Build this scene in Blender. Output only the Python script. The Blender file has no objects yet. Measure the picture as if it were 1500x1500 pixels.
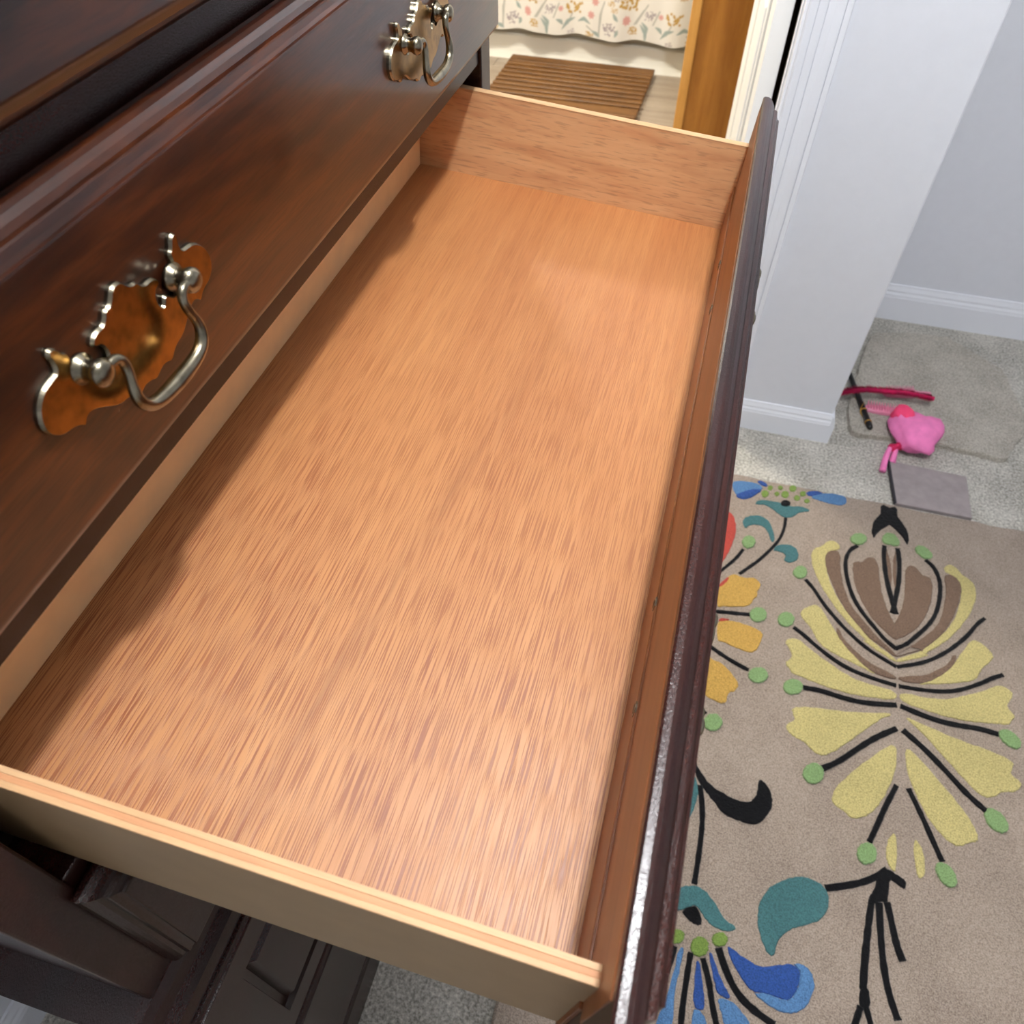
import bpy, bmesh, math, random
import numpy as np
from mathutils import Vector, Matrix
from mathutils.geometry import tessellate_polygon

random.seed(7)
scene = bpy.context.scene
C = scene.collection

# ------------------------------------------------------------------ camera
cam_data = bpy.data.cameras.new('camera')
cam_data.sensor_width = 36.0
cam_data.lens = 1127.0 / 1500.0 * 36.0
cam_data.clip_start = 0.02
cam_data.dof.use_dof = True
cam_data.dof.focus_distance = 0.64
cam_data.dof.aperture_fstop = 12.0
cam = bpy.data.objects.new('camera', cam_data)
C.objects.link(cam)
_yaw, _pitch, _roll = 0.26893, 0.87078, 0.00488
_F = Vector((-math.sin(_yaw)*math.cos(_pitch), math.cos(_yaw)*math.cos(_pitch), -math.sin(_pitch)))
_R = Vector((math.cos(_yaw), math.sin(_yaw), 0))
_U = _R.cross(_F)
_R2 = _R*math.cos(_roll) + _U*math.sin(_roll)
_U2 = _U*math.cos(_roll) - _R*math.sin(_roll)
_m = Matrix((_R2, _U2, -_F)).transposed().to_4x4()
_m.translation = (0.2632, -0.0731, 1.4392)
cam.matrix_world = _m
scene.camera = cam

# ------------------------------------------------------------------ world, lights, exposure
world = bpy.data.worlds.new('world')
scene.world = world
world.use_nodes = True
world.node_tree.nodes['Background'].inputs[0].default_value = (0.80, 0.88, 1.0, 1)
world.node_tree.nodes['Background'].inputs[1].default_value = 0.05

BULB_AT = (0.44, 0.30, 2.27)          # bare bulb of the bedroom ceiling lamp
BULB_STRENGTH = 1900.0
BULB_COLOUR = (0.955, 0.975, 1.0)
bath_light = bpy.data.lights.new('bathroom_light', 'AREA')
bath_light.shape = 'DISK'; bath_light.size = 0.32
bath_light.energy = 62.0
bath_light.color = (1.0, 0.955, 0.85)
bath_light_object = bpy.data.objects.new('bathroom_light', bath_light)
bath_light_object.location = (-1.0, 2.55, 2.36)
C.objects.link(bath_light_object)

vs = scene.view_settings
scene.display_settings.display_device = 'sRGB'
vs.view_transform = 'Standard'
vs.look = 'None'
vs.exposure = 0.0
vs.gamma = 1.0
vs.use_curve_mapping = False
scene.cycles.use_denoising = True
scene.cycles.max_bounces = 6
scene.cycles.diffuse_bounces = 4
scene.cycles.glossy_bounces = 3
scene.cycles.caustics_reflective = False
scene.cycles.caustics_refractive = False
scene.cycles.use_adaptive_sampling = True
scene.cycles.adaptive_threshold = 0.02

# ------------------------------------------------------------------ colour and material helpers
def lin(r, g, b):
    f = lambda c: (c/255.0)/12.92 if c <= 10.3 else (((c/255.0)+0.055)/1.055)**2.4
    return (f(r), f(g), f(b), 1.0)

class NT:
    def __init__(self, name):
        self.m = bpy.data.materials.new(name); self.m.use_nodes = True
        self.t = self.m.node_tree; self.bs = self.t.nodes['Principled BSDF']
    def n(self, kind, **kw):
        x = self.t.nodes.new(kind)
        for k, v in kw.items():
            if k in x.inputs: x.inputs[k].default_value = v
            else: setattr(x, k, v)
        return x
    def l(self, a, b): self.t.links.new(a, b)
    def coords(self, scale=(1, 1, 1), rot=(0, 0, 0)):
        tc = self.n('ShaderNodeTexCoord'); mp = self.n('ShaderNodeMapping')
        mp.inputs['Scale'].default_value = scale; mp.inputs['Rotation'].default_value = rot
        self.l(tc.outputs['Object'], mp.inputs['Vector']); return mp.outputs[0]
    def noise(self, vec, scale, detail=2.0, rough=0.5, dist=0.0):
        x = self.n('ShaderNodeTexNoise'); x.inputs['Scale'].default_value = scale
        x.inputs['Detail'].default_value = detail; x.inputs['Roughness'].default_value = rough
        x.inputs['Distortion'].default_value = dist
        self.l(vec, x.inputs['Vector']); return x.outputs['Fac']
    def ramp(self, fac, stops):
        r = self.n('ShaderNodeValToRGB'); e = r.color_ramp.elements
        while len(e) < len(stops): e.new(0.5)
        for el, (p, c) in zip(e, stops):
            el.position = p; el.color = c if len(c) == 4 else (*c, 1)
        self.l(fac, r.inputs[0]); return r.outputs[0]
    def mix(self, fac, a, b, mode='MIX'):
        x = self.n('ShaderNodeMix', data_type='RGBA', blend_type=mode)
        for sock, v in ((x.inputs[0], fac), (x.inputs[6], a), (x.inputs[7], b)):
            if hasattr(v, 'links'): self.l(v, sock)
            else: sock.default_value = v
        return x.outputs[2]
    def math(self, op, a, b=0.0):
        x = self.n('ShaderNodeMath', operation=op)
        for sock, v in ((x.inputs[0], a), (x.inputs[1], b)):
            if hasattr(v, 'links'): self.l(v, sock)
            else: sock.default_value = v
        return x.outputs[0]
    def bump(self, height, strength, dist=0.001):
        b = self.n('ShaderNodeBump'); b.inputs['Strength'].default_value = strength
        b.inputs['Distance'].default_value = dist
        self.l(height, b.inputs['Height']); self.l(b.outputs[0], self.bs.inputs['Normal'])
    def set(self, **kw):
        for k, v in kw.items():
            s = self.bs.inputs[k.replace('_', ' ')]
            if hasattr(v, 'links'): self.l(v, s)
            else: s.default_value = v
        return self.m

MAT = {}
def plain(name, rgb, rough=0.5, var=0.0, bump=0.0, bscale=300, metal=0.0, spec=0.5):
    t = NT(name); v = t.coords(); col = lin(*rgb)
    if var > 0:
        n = t.noise(v, 40, 3)
        col = t.ramp(n, [(0.3, [c*(1-var) for c in col[:3]]), (0.7, [min(1, c*(1+var)) for c in col[:3]])])
    if bump > 0: t.bump(t.noise(v, bscale, 2), bump, 0.0006)
    MAT[name] = t.set(Base_Color=col, Roughness=rough, Metallic=metal, Specular_IOR_Level=spec)
    return MAT[name]

def wood(name, light, mid, dark, grain='y', figure=7.0, pore=0.5, pore_scale=900.0, pore_len=45.0,
         rough=0.45, spec=0.4, coat=0.0, bump=0.25, dist=0.6, pore_lo=0.40, pore_hi=0.52, streak=0.35, ior=1.5):
    """Long streaked timber: grain runs along one object axis."""
    t = NT(name)
    ax = {'x': 0, 'y': 1, 'z': 2}[grain]
    def sc(cross, along): s = [cross]*3; s[ax] = along; return tuple(s)
    big = t.noise(t.coords(sc(figure, figure*0.16)), 1.0, 3, 0.55, dist)
    fine = t.noise(t.coords(sc(95, 2.2)), 1.0, 3, 0.6)
    base = t.ramp(big, [(0.30, lin(*dark)), (0.48, lin(*mid)), (0.70, lin(*light))])
    base = t.mix(streak, base, t.ramp(fine, [(0.32, lin(*dark)), (0.5, lin(*mid)), (0.66, lin(*light))]))
    p = t.noise(t.coords(sc(pore_scale, pore_len)), 1.0, 1, 0.5)
    pm = t.ramp(p, [(pore_lo, (1, 1, 1)), (pore_hi, (0, 0, 0))])
    dk = lin(*[c*0.62 for c in dark])
    base = t.mix(t.math('MULTIPLY', pm, pore), base, dk)
    t.bump(t.math('SUBTRACT', 1.0, pm), bump, 0.0004)
    MAT[name] = t.set(Base_Color=base, Roughness=rough, Specular_IOR_Level=spec, Coat_Weight=coat, Coat_Roughness=0.12, IOR=ior)
    return MAT[name]

def pile(name, a, b, c, scale=260.0, bump=0.9, rough=0.95, big=0.25):
    """Cut carpet pile: speckled tufts with depth."""
    t = NT(name); v = t.coords()
    n1 = t.noise(v, scale, 3, 0.65); n2 = t.noise(v, 9.0, 3, 0.6); n3 = t.noise(v, scale*0.33, 2, 0.6)
    col = t.ramp(n1, [(0.34, lin(*a)), (0.5, lin(*b)), (0.66, lin(*c))])
    col = t.mix(big, col, t.ramp(n2, [(0.35, lin(*a)), (0.5, lin(*b)), (0.65, lin(*c))]))
    h = t.math('ADD', n1, t.math('MULTIPLY', n3, 1.2))
    t.bump(h, bump, 0.004)
    MAT[name] = t.set(Base_Color=col, Roughness=rough, Specular_IOR_Level=0.1, Sheen_Weight=0.15)
    return MAT[name]

def shade(rgb, k): return tuple(max(0, min(255, v*k)) for v in rgb)

# timber of the chest and its open drawer
def floor_ply():
    """rotary-cut plywood: short open pores along the grain, drifting figure and one long dark mineral streak"""
    t = NT('drawer_plywood')
    big = t.noise(t.coords((9, 1.5, 9)), 1.0, 3, 0.55, 0.5)
    fine = t.noise(t.coords((120, 2.4, 120)), 1.0, 3, 0.6)
    L, M, D = lin(184, 127, 78), lin(168, 107, 61), lin(149, 85, 45)
    base = t.ramp(big, [(0.30, D), (0.47, M), (0.68, L)])
    base = t.mix(0.38, base, t.ramp(fine, [(0.33, D), (0.5, M), (0.66, L)]))
    # streak: a narrow band that wanders along the board
    tc = t.n('ShaderNodeTexCoord'); sp = t.n('ShaderNodeSeparateXYZ'); t.l(tc.outputs['Object'], sp.inputs[0])
    wav = t.noise(t.coords((3, 3.5, 3)), 1.0, 2)
    off = t.math('SUBTRACT', sp.outputs[0], t.math('ADD', t.math('MULTIPLY', sp.outputs[1], 0.135), 0.163))
    off = t.math('ABSOLUTE', t.math('ADD', off, t.math('MULTIPLY', t.math('SUBTRACT', wav, 0.5), 0.018)))
    band = t.ramp(t.math('DIVIDE', off, 0.014), [(0.0, (1, 1, 1)), (0.16, (0.6, 0.6, 0.6)), (0.9, (0, 0, 0))])
    band = t.math('MULTIPLY', band, t.ramp(t.noise(t.coords((150, 3, 150)), 1.0, 2), [(0.34, (0.1, 0.1, 0.1)), (0.55, (1, 1, 1))]))
    band = t.math('MULTIPLY', band, t.ramp(sp.outputs[1], [(0.40, (1, 1, 1)), (0.60, (0, 0, 0))]))
    base = t.mix(t.math('MULTIPLY', band, 0.85), base, lin(122, 64, 32))
    p = t.noise(t.coords((1250, 22, 1250)), 1.0, 1.0, 0.5)
    patch = t.ramp(t.noise(t.coords((22, 5, 22)), 1.0, 2), [(0.3, (0.72, 0.72, 0.72)), (0.62, (1, 1, 1))])
    pm = t.ramp(p, [(0.43, (1, 1, 1)), (0.51, (0, 0, 0))])
    # glare painted into the colour: near end paler with stronger pores, fading away
    near_glare = t.ramp(t.math('ADD', sp.outputs[1], t.math('MULTIPLY', t.math('SUBTRACT', big, 0.5), 0.5)), [(0.10, (1, 1, 1)), (0.34, (0.62, 0.62, 0.62)), (0.62, (0.30, 0.30, 0.30))])
    base = t.mix(t.math('MULTIPLY', near_glare, 0.34), base, lin(200, 153, 103))
    base = t.mix(t.math('MULTIPLY', t.math('MULTIPLY', pm, patch), t.math('MULTIPLY', near_glare, 0.92)), base, lin(124, 66, 36))
    t.bump(t.math('SUBTRACT', 1.0, pm), 0.35, 0.0003)
    MAT['drawer_plywood'] = t.set(Base_Color=base, Roughness=0.46, Specular_IOR_Level=0.5)
floor_ply()
wood('side_plywood', (222, 180, 134), (210, 163, 118), (186, 132, 90), 'x', figure=26, pore=0.32, pore_scale=480,
     pore_len=44, rough=0.5, spec=0.35, bump=0.25, dist=2.2, pore_lo=0.34, pore_hi=0.44)
wood('pale_edge', (206, 170, 130), (196, 156, 114), (178, 134, 92), 'x', figure=40, pore=0.1, rough=0.5, spec=0.3, bump=0.05)
wood('pink_core', (196, 146, 106), (186, 132, 92), (170, 116, 76), 'x', figure=30, pore=0.1, rough=0.55, spec=0.3, bump=0.05)
plain('back_foil', (250, 220, 172), 0.55, 0.05)
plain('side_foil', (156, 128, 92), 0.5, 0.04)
wood('amber_stain', (150, 90, 40), (136, 76, 30), (114, 58, 22), 'y', figure=20, pore=0.15, rough=0.4, spec=0.4, bump=0.05)
wood('mahogany', (80, 38, 13), (46, 19, 7), (18, 7, 4), 'y', figure=17, pore=0.35, pore_scale=500, pore_len=40,
     rough=0.28, spec=0.5, coat=0.42, bump=0.06, dist=3.2)
wood('mahogany_dark', (56, 24, 17), (40, 16, 12), (24, 10, 8), 'y', figure=22, pore=0.3, pore_scale=1400, pore_len=500, rough=0.25, spec=0.5,
     coat=0.0, bump=0.22, ior=1.42)
plain('case_inside', (46, 32, 25), 0.8, 0.1)
# metals
def brass(name, rgb, rough):
    t = NT(name); v = t.coords()
    n = t.noise(v, 120, 3)
    col = t.ramp(n, [(0.3, lin(*shade(rgb, 0.75))), (0.6, lin(*rgb))])
    MAT[name] = t.set(Base_Color=col, Metallic=1.0, Roughness=rough)
brass('antique_brass', (172, 130, 72), 0.25)
brass('worn_nickel', (150, 142, 122), 0.24)
plain('screw_steel', (96, 84, 70), 0.35, 0.2, metal=1.0)
plain('gold_wire', (196, 150, 70), 0.35, metal=0.9)
# room
plain('wall_paint', (226, 228, 234), 0.75, 0.01, 0.12, 500, spec=0.25)
plain('bath_paint', (214, 206, 190), 0.75, 0.01)
plain('ceiling_paint', (236, 236, 236), 0.85)
plain('trim_paint', (238, 240, 246), 0.38, spec=0.4)
plain('door_paint', (240, 240, 238), 0.4, spec=0.4)
pile('carpet', (118, 115, 106), (182, 178, 168), (228, 224, 214), 170, 1.0)
pile('carpet_offcut', (136, 130, 119), (180, 173, 160), (212, 206, 194), 260, 0.9)
pile('rug_beige', (116, 103, 92), (154, 139, 126), (180, 165, 151), 420, 0.55, big=0.18)
for nm, rgb in dict(teal=(66, 106, 108), blue=(82, 120, 162), navy=(46, 76, 138), green=(124, 152, 102), olive=(112, 136, 66),
                    gold=(186, 148, 76), cream=(186, 173, 116), brown=(112, 91, 76), red=(168, 68, 58), black=(12, 12, 15)).items():
    pile('rug_'+nm, shade(rgb, 0.78), rgb, shade(rgb, 1.14), 420, 0.5, big=0.12)
wood('vinyl_plank', (186, 172, 154), (168, 152, 134), (146, 130, 113), 'x', figure=12, pore=0.2, rough=0.4, spec=0.4, bump=0.05)
wood('teak', (140, 96, 44), (114, 75, 32), (84, 53, 22), 'x', figure=30, pore=0.2, rough=0.42, spec=0.4, bump=0.08)
wood('bamboo_panel', (176, 120, 50), (160, 104, 38), (146, 92, 30), 'z', figure=24, pore=0.1, rough=0.4, spec=0.4, bump=0.04)
wood('bamboo_edge', (214, 162, 88), (202, 148, 76), (188, 134, 62), 'z', figure=24, pore=0.1, rough=0.4, spec=0.4, bump=0.04)
plain('tub_acrylic', (238, 236, 226), 0.22, spec=0.5)
plain('chrome', (200, 200, 200), 0.15, metal=1.0)
plain('black_lacquer', (14, 13, 12), 0.3, spec=0.5)
plain('magenta_feather', (196, 20, 84), 0.85, 0.3, 0.8, 500)
plain('pink_plastic', (240, 150, 180), 0.35, 0.03)
plain('pink_plush', (246, 132, 190), 0.9, 0.1, 0.8, 700)
plain('hot_pink', (255, 70, 120), 0.8, 0.08, 0.6, 600)
plain('crimson_trim', (200, 30, 84), 0.85, 0.2, 0.6, 600)
plain('grey_felt', (150, 140, 140), 0.95, 0.12, 0.7, 500)
plain('charcoal_felt', (44, 42, 46), 0.95, 0.1, 0.6, 500)
plain('brown_terry', (62, 44, 30), 0.95, 0.25, 0.8, 300)
plain('white_plastic', (240, 240, 236), 0.4)
def emit(name, rgb, strength):
    t = NT(name); t.set(Base_Color=(0.9, 0.9, 0.9, 1), Emission_Color=(*rgb, 1), Emission_Strength=strength); MAT[name] = t.m
emit('bulb_glow', BULB_COLOUR, BULB_STRENGTH)

# ------------------------------------------------------------------ mesh helpers
def link(name, me, mat=None, parent=None, smooth=False):
    o = bpy.data.objects.new(name, me); C.objects.link(o)
    if mat and not me.materials: me.materials.append(MAT[mat])
    if parent:
        o.parent = parent
        if parent.type == 'EMPTY': o.matrix_parent_inverse = Matrix.Translation(parent.location).inverted()
    if smooth:
        for p in me.polygons: p.use_smooth = True
    return o

def tag(o, label, cat, group=None):
    o['label'] = label; o['category'] = cat
    if group: o['group'] = group
    return o

def thing(name, label, cat, loc=(0, 0, 0), group=None):
    o = bpy.data.objects.new(name, None); C.objects.link(o); o.location = loc
    o.empty_display_size = 0.05
    return tag(o, label, cat, group)

def to_mesh(bm, name='m', recalc=True):
    if recalc: bmesh.ops.recalc_face_normals(bm, faces=bm.faces)
    me = bpy.data.meshes.new(name); bm.to_mesh(me); bm.free(); return me

def bm_box(bm, a, b, bevel=0.0, seg=2):
    """axis-aligned box from corner a to corner b added to bm"""
    x0, y0, z0 = a; x1, y1, z1 = b
    vs_ = [bm.verts.new(v) for v in ((x0,y0,z0),(x1,y0,z0),(x1,y1,z0),(x0,y1,z0),(x0,y0,z1),(x1,y0,z1),(x1,y1,z1),(x0,y1,z1))]
    fs = [bm.faces.new([vs_[i] for i in f]) for f in ((0,3,2,1),(4,5,6,7),(0,1,5,4),(1,2,6,5),(2,3,7,6),(3,0,4,7))]
    if bevel > 0:
        es = set(e for f in fs for e in f.edges)
        bmesh.ops.bevel(bm, geom=list(es), offset=bevel, segments=seg, profile=0.5, affect='EDGES')
    return bm

def box(name, a, b, mat, parent=None, bevel=0.0, seg=2):
    bm = bmesh.new(); bm_box(bm, a, b, bevel, seg)
    return link(name, to_mesh(bm), mat, parent)

def boxes(name, lst, mat, parent=None, bevel=0.0):
    bm = bmesh.new()
    for a, b in lst: bm_box(bm, a, b, bevel)
    return link(name, to_mesh(bm), mat, parent)

def bm_tube(bm, pts, radii, seg=10, caps=True):
    pts = [Vector(p) for p in pts]; n = len(pts); rings = []
    if not hasattr(radii, '__len__'): radii = [radii]*n
    prev = None
    for i, p in enumerate(pts):
        d = (pts[min(i+1, n-1)] - pts[max(i-1, 0)]).normalized()
        if prev is None:
            a = d.orthogonal().normalized()
        else:
            a = (prev - d*prev.dot(d)).normalized()
        prev = a; b = d.cross(a)
        rings.append([bm.verts.new(p + (a*math.cos(t) + b*math.sin(t))*radii[i]) for t in [2*math.pi*k/seg for k in range(seg)]])
    for r0, r1 in zip(rings, rings[1:]):
        for k in range(seg): bm.faces.new((r0[k], r0[(k+1) % seg], r1[(k+1) % seg], r1[k]))
    if caps: bm.faces.new(rings[0][::-1]); bm.faces.new(rings[-1])
    return bm

def bm_lathe(bm, prof, origin, axis, seg=14):
    """prof: (distance along axis, radius) pairs"""
    axis = Vector(axis).normalized(); a = axis.orthogonal().normalized(); b = axis.cross(a); o = Vector(origin); rings = []
    for d, r in prof:
        rings.append([bm.verts.new(o + axis*d + (a*math.cos(t) + b*math.sin(t))*max(r, 1e-5)) for t in [2*math.pi*k/seg for k in range(seg)]])
    for r0, r1 in zip(rings, rings[1:]):
        for k in range(seg): bm.faces.new((r0[k], r0[(k+1) % seg], r1[(k+1) % seg], r1[k]))
    bm.faces.new(rings[0][::-1]); bm.faces.new(rings[-1]); return bm

def chaikin(pts, n=2, closed=True):
    for _ in range(n):
        out = []; m = len(pts)
        rng = range(m) if closed else range(m-1)
        if not closed: out.append(pts[0])
        for i in rng:
            p, q = pts[i], pts[(i+1) % m]
            out.append(tuple(a*0.75+b*0.25 for a, b in zip(p, q))); out.append(tuple(a*0.25+b*0.75 for a, b in zip(p, q)))
        if not closed: out.append(pts[-1])
        pts = out
    return pts

def bm_prism(bm, pts, lo, hi, to3, rim=0.0, rim_drop=0.0):
    """closed outline extruded between two levels, optional softened rim; to3(u, v, w) -> xyz"""
    area = sum(pts[i][0]*pts[(i+1) % len(pts)][1] - pts[(i+1) % len(pts)][0]*pts[i][1] for i in range(len(pts)))
    if area < 0: pts = pts[::-1]
    n = len(pts); inner = pts
    if rim > 0:
        inner = []
        for i in range(n):
            a, b, c = Vector(pts[i-1]), Vector(pts[i]), Vector(pts[(i+1) % n])
            t = (c - a); t = t.normalized() if t.length > 1e-9 else Vector((1, 0))
            inner.append(tuple(b + Vector((-t.y, t.x))*rim))
    r0 = [bm.verts.new(to3(u, v, lo)) for u, v in pts]
    r1 = [bm.verts.new(to3(u, v, hi - rim_drop)) for u, v in pts]
    rows = [r0, r1]
    if rim > 0: rows.append([bm.verts.new(to3(u, v, hi)) for u, v in inner])
    for a, b in zip(rows, rows[1:]):
        for i in range(n): bm.faces.new((a[i], a[(i+1) % n], b[(i+1) % n], b[i]))
    for ring, flat, flip in ((rows[-1], inner, False), (r0, pts, True)):
        for tri in tessellate_polygon([[Vector((u, v, 0)) for u, v in flat]]):
            tri = [ring[i] for i in tri]
            a, b_, c = (Vector((*flat[ring.index(v)], 0)) for v in tri)
            up = (b_-a).cross(c-a).z > 0
            try: bm.faces.new(tri if up != flip else tri[::-1])
            except ValueError: pass
    return bm

def bm_extrude_profile(bm, prof, y0, y1, to3):
    """open/closed profile list (u, v) swept straight from y0 to y1, closed solid"""
    a = [bm.verts.new(to3(u, v, y0)) for u, v in prof]; b = [bm.verts.new(to3(u, v, y1)) for u, v in prof]
    n = len(prof)
    for i in range(n): bm.faces.new((a[i], a[(i+1) % n], b[(i+1) % n], b[i]))
    for tri in tessellate_polygon([[Vector((u, v, 0)) for u, v in prof]]):
        for ring in (a, b):
            try: bm.faces.new([ring[i] for i in tri])
            except ValueError: pass
    return bm

def kind(o, k='structure'): o['kind'] = k; return o

# ================================================================== THE SETTING
FY = 1.564            # face of the wall that ends beside the bathroom doorway
bm = bmesh.new(); bm_prism(bm, [(-0.62, -2.6), (3.3, -2.6), (3.3, 2.30), (0.50, 2.30), (0.50, FY+0.06), (-0.62, FY+0.06)], -0.05, 0.0, lambda u, v, w: (u, v, w))
kind(link('floor', to_mesh(bm), 'carpet'))
kind(box('trim_5', (-0.50, FY+0.045, -0.01), (0.345, FY+0.13, 0.005), 'bamboo_panel', bevel=0.002))      # doorway threshold
kind(box('wall_left', (-0.62, -2.6, 0), (-0.50, FY+0.12, 2.44), 'wall_paint'))
kind(box('wall_right', (3.2, -2.6, 0), (3.32, 2.28, 2.44), 'wall_paint'))
kind(box('wall_behind', (-0.62, -2.72, 0), (3.32, -2.6, 2.44), 'wall_paint'))
kind(box('wall_closet', (0.56, 2.166+0.014, 0), (3.32, 2.30, 2.44), 'wall_paint'))
kind(box('ceiling', (-1.45, -2.72, 2.44), (3.32, 4.85, 2.5), 'ceiling_paint'))
# pier between the doorway and the closet recess
kind(box('wall_pier', (0.362, FY, 0), (0.668, 2.20, 2.44), 'wall_paint', bevel=0.004))
kind(box('wall_header', (-0.50, FY, 2.06), (0.362, FY+0.12, 2.44), 'wall_paint'))
# bathroom shell
kind(box('wall_bath_left', (-1.42, FY+0.12, 0), (-1.30, 4.85, 2.44), 'bath_paint'))
kind(box('wall_bath_right', (0.45, 2.20, 0), (0.56, 4.85, 2.44), 'bath_paint'))
kind(box('wall_bath_far', (-1.42, 4.73, 0), (0.56, 4.85, 2.44), 'bath_paint'))
kind(box('wall_bath_near', (-1.42, FY, 0), (-0.62, FY+0.12, 2.44), 'bath_paint'))
fb = kind(box('floor_bathroom', (-1.42, FY+0.11, -0.05), (0.46, 4.75, -0.006), 'case_inside'))
# vinyl planks with open joints
pl = {}
row = 0; y = FY + 0.10
while y < 4.70:
    x = -1.42 + (-0.55 if row % 2 else 0.0) - 0.2*(row % 3)
    while x < 0.45:
        a = max(x, -1.42); b = min(x + 0.92, 0.45)
        if b - a > 0.03:
            box('plank', (a+0.0008, y+0.0008, -0.006), (b-0.0008, min(y+0.15, 4.73)-0.0008, 0.0), 'vinyl_plank', fb, 0.0006, 1)
        x += 0.92
    y += 0.15; row += 1

def baseboard(name, p0, p1, nrm, h=0.090):
    """moulded skirting from p0 to p1, standing out along nrm"""
    prof = [(0, 0), (0.013, 0), (0.013, h*0.66), (0.0115, h*0.70), (0.0115, h*0.74), (0.0085, h*0.80), (0.0085, h*0.86), (0.005, h*0.95), (0.004, h), (0, h)]
    p0, p1, nrm = Vector(p0), Vector(p1), Vector(nrm); d = p1 - p0
    bm = bmesh.new()
    bm_extrude_profile(bm, prof, 0, 1, lambda u, v, t: p0 + d*t + nrm*u + Vector((0, 0, v)))
    return kind(link(name, to_mesh(bm), 'trim_paint'))
baseboard('baseboard_pier', (0.4235, FY, 0), (0.668, FY, 0), (0, -1, 0))
baseboard('baseboard_pier_side', (0.668, FY-0.013, 0), (0.668, 2.178, 0), (1, 0, 0))
baseboard('baseboard_closet', (0.668, 2.18, 0), (3.2, 2.18, 0), (0, -1, 0), 0.115)
baseboard('baseboard_right', (3.2, -2.6, 0), (3.2, 2.18, 0), (-1, 0, 0))
baseboard('baseboard_left', (-0.50, -2.6, 0), (-0.50, FY, 0), (1, 0, 0))
baseboard('baseboard_behind', (-0.50, -2.6, 0), (3.2, -2.6, 0), (0, 1, 0))
# door casing on the pier: stepped colonial profile, upright and mitred head
casing_prof = [(0, 0), (0, 0.009), (0.003, 0.011), (0.0140, 0.011), (0.0142, 0.0065), (0.0162, 0.0065), (0.0164, 0.0115), (0.0298, 0.0125), (0.0300, 0.0075),
               (0.0320, 0.0075), (0.0322, 0.0135), (0.045, 0.0145), (0.0595, 0.0185), (0.0597, 0.0125), (0.0617, 0.0125), (0.0619, 0.0200), (0.0715, 0.0195), (0.074, 0.016), (0.074, 0.0)]
bm = bmesh.new(); bm_extrude_profile(bm, casing_prof, 0, 2.10, lambda u, v, t: Vector((0.349+u, FY-v, t)))
kind(link('trim_1', to_mesh(bm), 'trim_paint'))
bm = bmesh.new(); bm_extrude_profile(bm, casing_prof, -0.50, 0.349, lambda u, v, t: Vector((t, FY-v, 2.04+u)))
kind(link('trim_2', to_mesh(bm), 'trim_paint'))
# jamb lining with its stop
bm = bmesh.new(); bm_box(bm, (0.343, FY, 0), (0.362, FY+0.12, 2.06), 0.001); bm_box(bm, (0.3395, FY+0.03, 0), (0.3435, FY+0.072, 2.05), 0.0008)
kind(link('trim_3', to_mesh(bm), 'trim_paint'))
kind(boxes('trim_4', [((-0.50, FY, 2.042), (0.343, FY+0.12, 2.06))], 'trim_paint'))
# the bathroom door, swung inwards on the pier jamb: slab, raised panels, hinges
dl = (0.3305, 1.700, 0.006); ang = math.radians(3.05)
ca, sa = math.cos(ang), math.sin(ang)
def dpt(t, u, z): return Vector((dl[0] - u*ca - t*sa, dl[1] + t*ca - u*sa, z + dl[2]))   # t along door, u across thickness
def dbox(name, t0, t1, u0, u1, z0, z1, mat, parent, bev=0.0):
    bm = bmesh.new(); bm_box(bm, (t0, u0, z0), (t1, u1, z1), bev)
    for v in bm.verts: v.co = dpt(v.co.x, v.co.y, v.co.z)
    return link(name, to_mesh(bm), mat, parent)
door = kind(dbox('door_1', 0, 0.75, 0, 0.035, 0, 2.02, 'door_paint', None, 0.0015))
for (z0, z1) in ((0.24, 0.92), (1.02, 1.52), (1.62, 1.90)):
    for (t0, t1) in ((0.11, 0.35), (0.42, 0.66)):
        for k, (ins, out) in enumerate(((0.0, 0.0405), (0.014, 0.038), (0.034, 0.0425))):
            pass
        fr = dbox('panel_moulding', t0, t1, 0.033, 0.0405, z0, z1, 'door_paint', door, 0.003)
        dbox('raised_panel', t0+0.03, t1-0.03, 0.033, 0.0455, z0+0.03, z1-0.03, 'door_paint', fr, 0.005)
for z in (0.22, 1.05, 1.80):
    bm = bmesh.new(); bm_lathe(bm, [(-0.045, 0.005), (0.045, 0.005)], dpt(-0.004, 0.004, z), (0, 0, 1), 10)
    link('hinge', to_mesh(bm), 'worn_nickel', door)

# ================================================================== THE CHEST OF DRAWERS
chest = thing('chest_of_drawers', 'dark mahogany chest of drawers with one drawer pulled open', 'chest of drawers', (-0.24, 0.40, 0))
Y0, Y1, XC = -0.057, 0.857, -0.022          # outer ends of the upper case, front plane of the case
box('side_panel', (-0.46, Y0, 0.735), (XC, Y0+0.034, 1.50), 'mahogany_dark', chest, 0.002)
box('side_panel', (-0.46, Y1-0.034, 0.735), (XC, Y1, 1.50), 'mahogany_dark', chest, 0.002)
box('back_panel', (-0.47, Y0, 0.03), (-0.46, Y1, 1.50), 'case_inside', chest)
box('top', (-0.475, Y0-0.03, 1.50), (0.012, Y1+0.03, 1.526), 'mahogany', chest, 0.006, 3)
for z in (0.9345, 1.1185, 1.2915):
    box('rail', (-0.07, Y0+0.034, z-0.0155), (XC-0.003, Y1-0.034, z+0.0155), 'mahogany_dark', chest, 0.001)
    for yy in (Y0+0.034, Y1-0.034-0.05):
        box('drawer_runner', (-0.459, yy, z-0.0155), (-0.07, yy+0.05, z+0.002), 'case_inside', chest)

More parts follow.
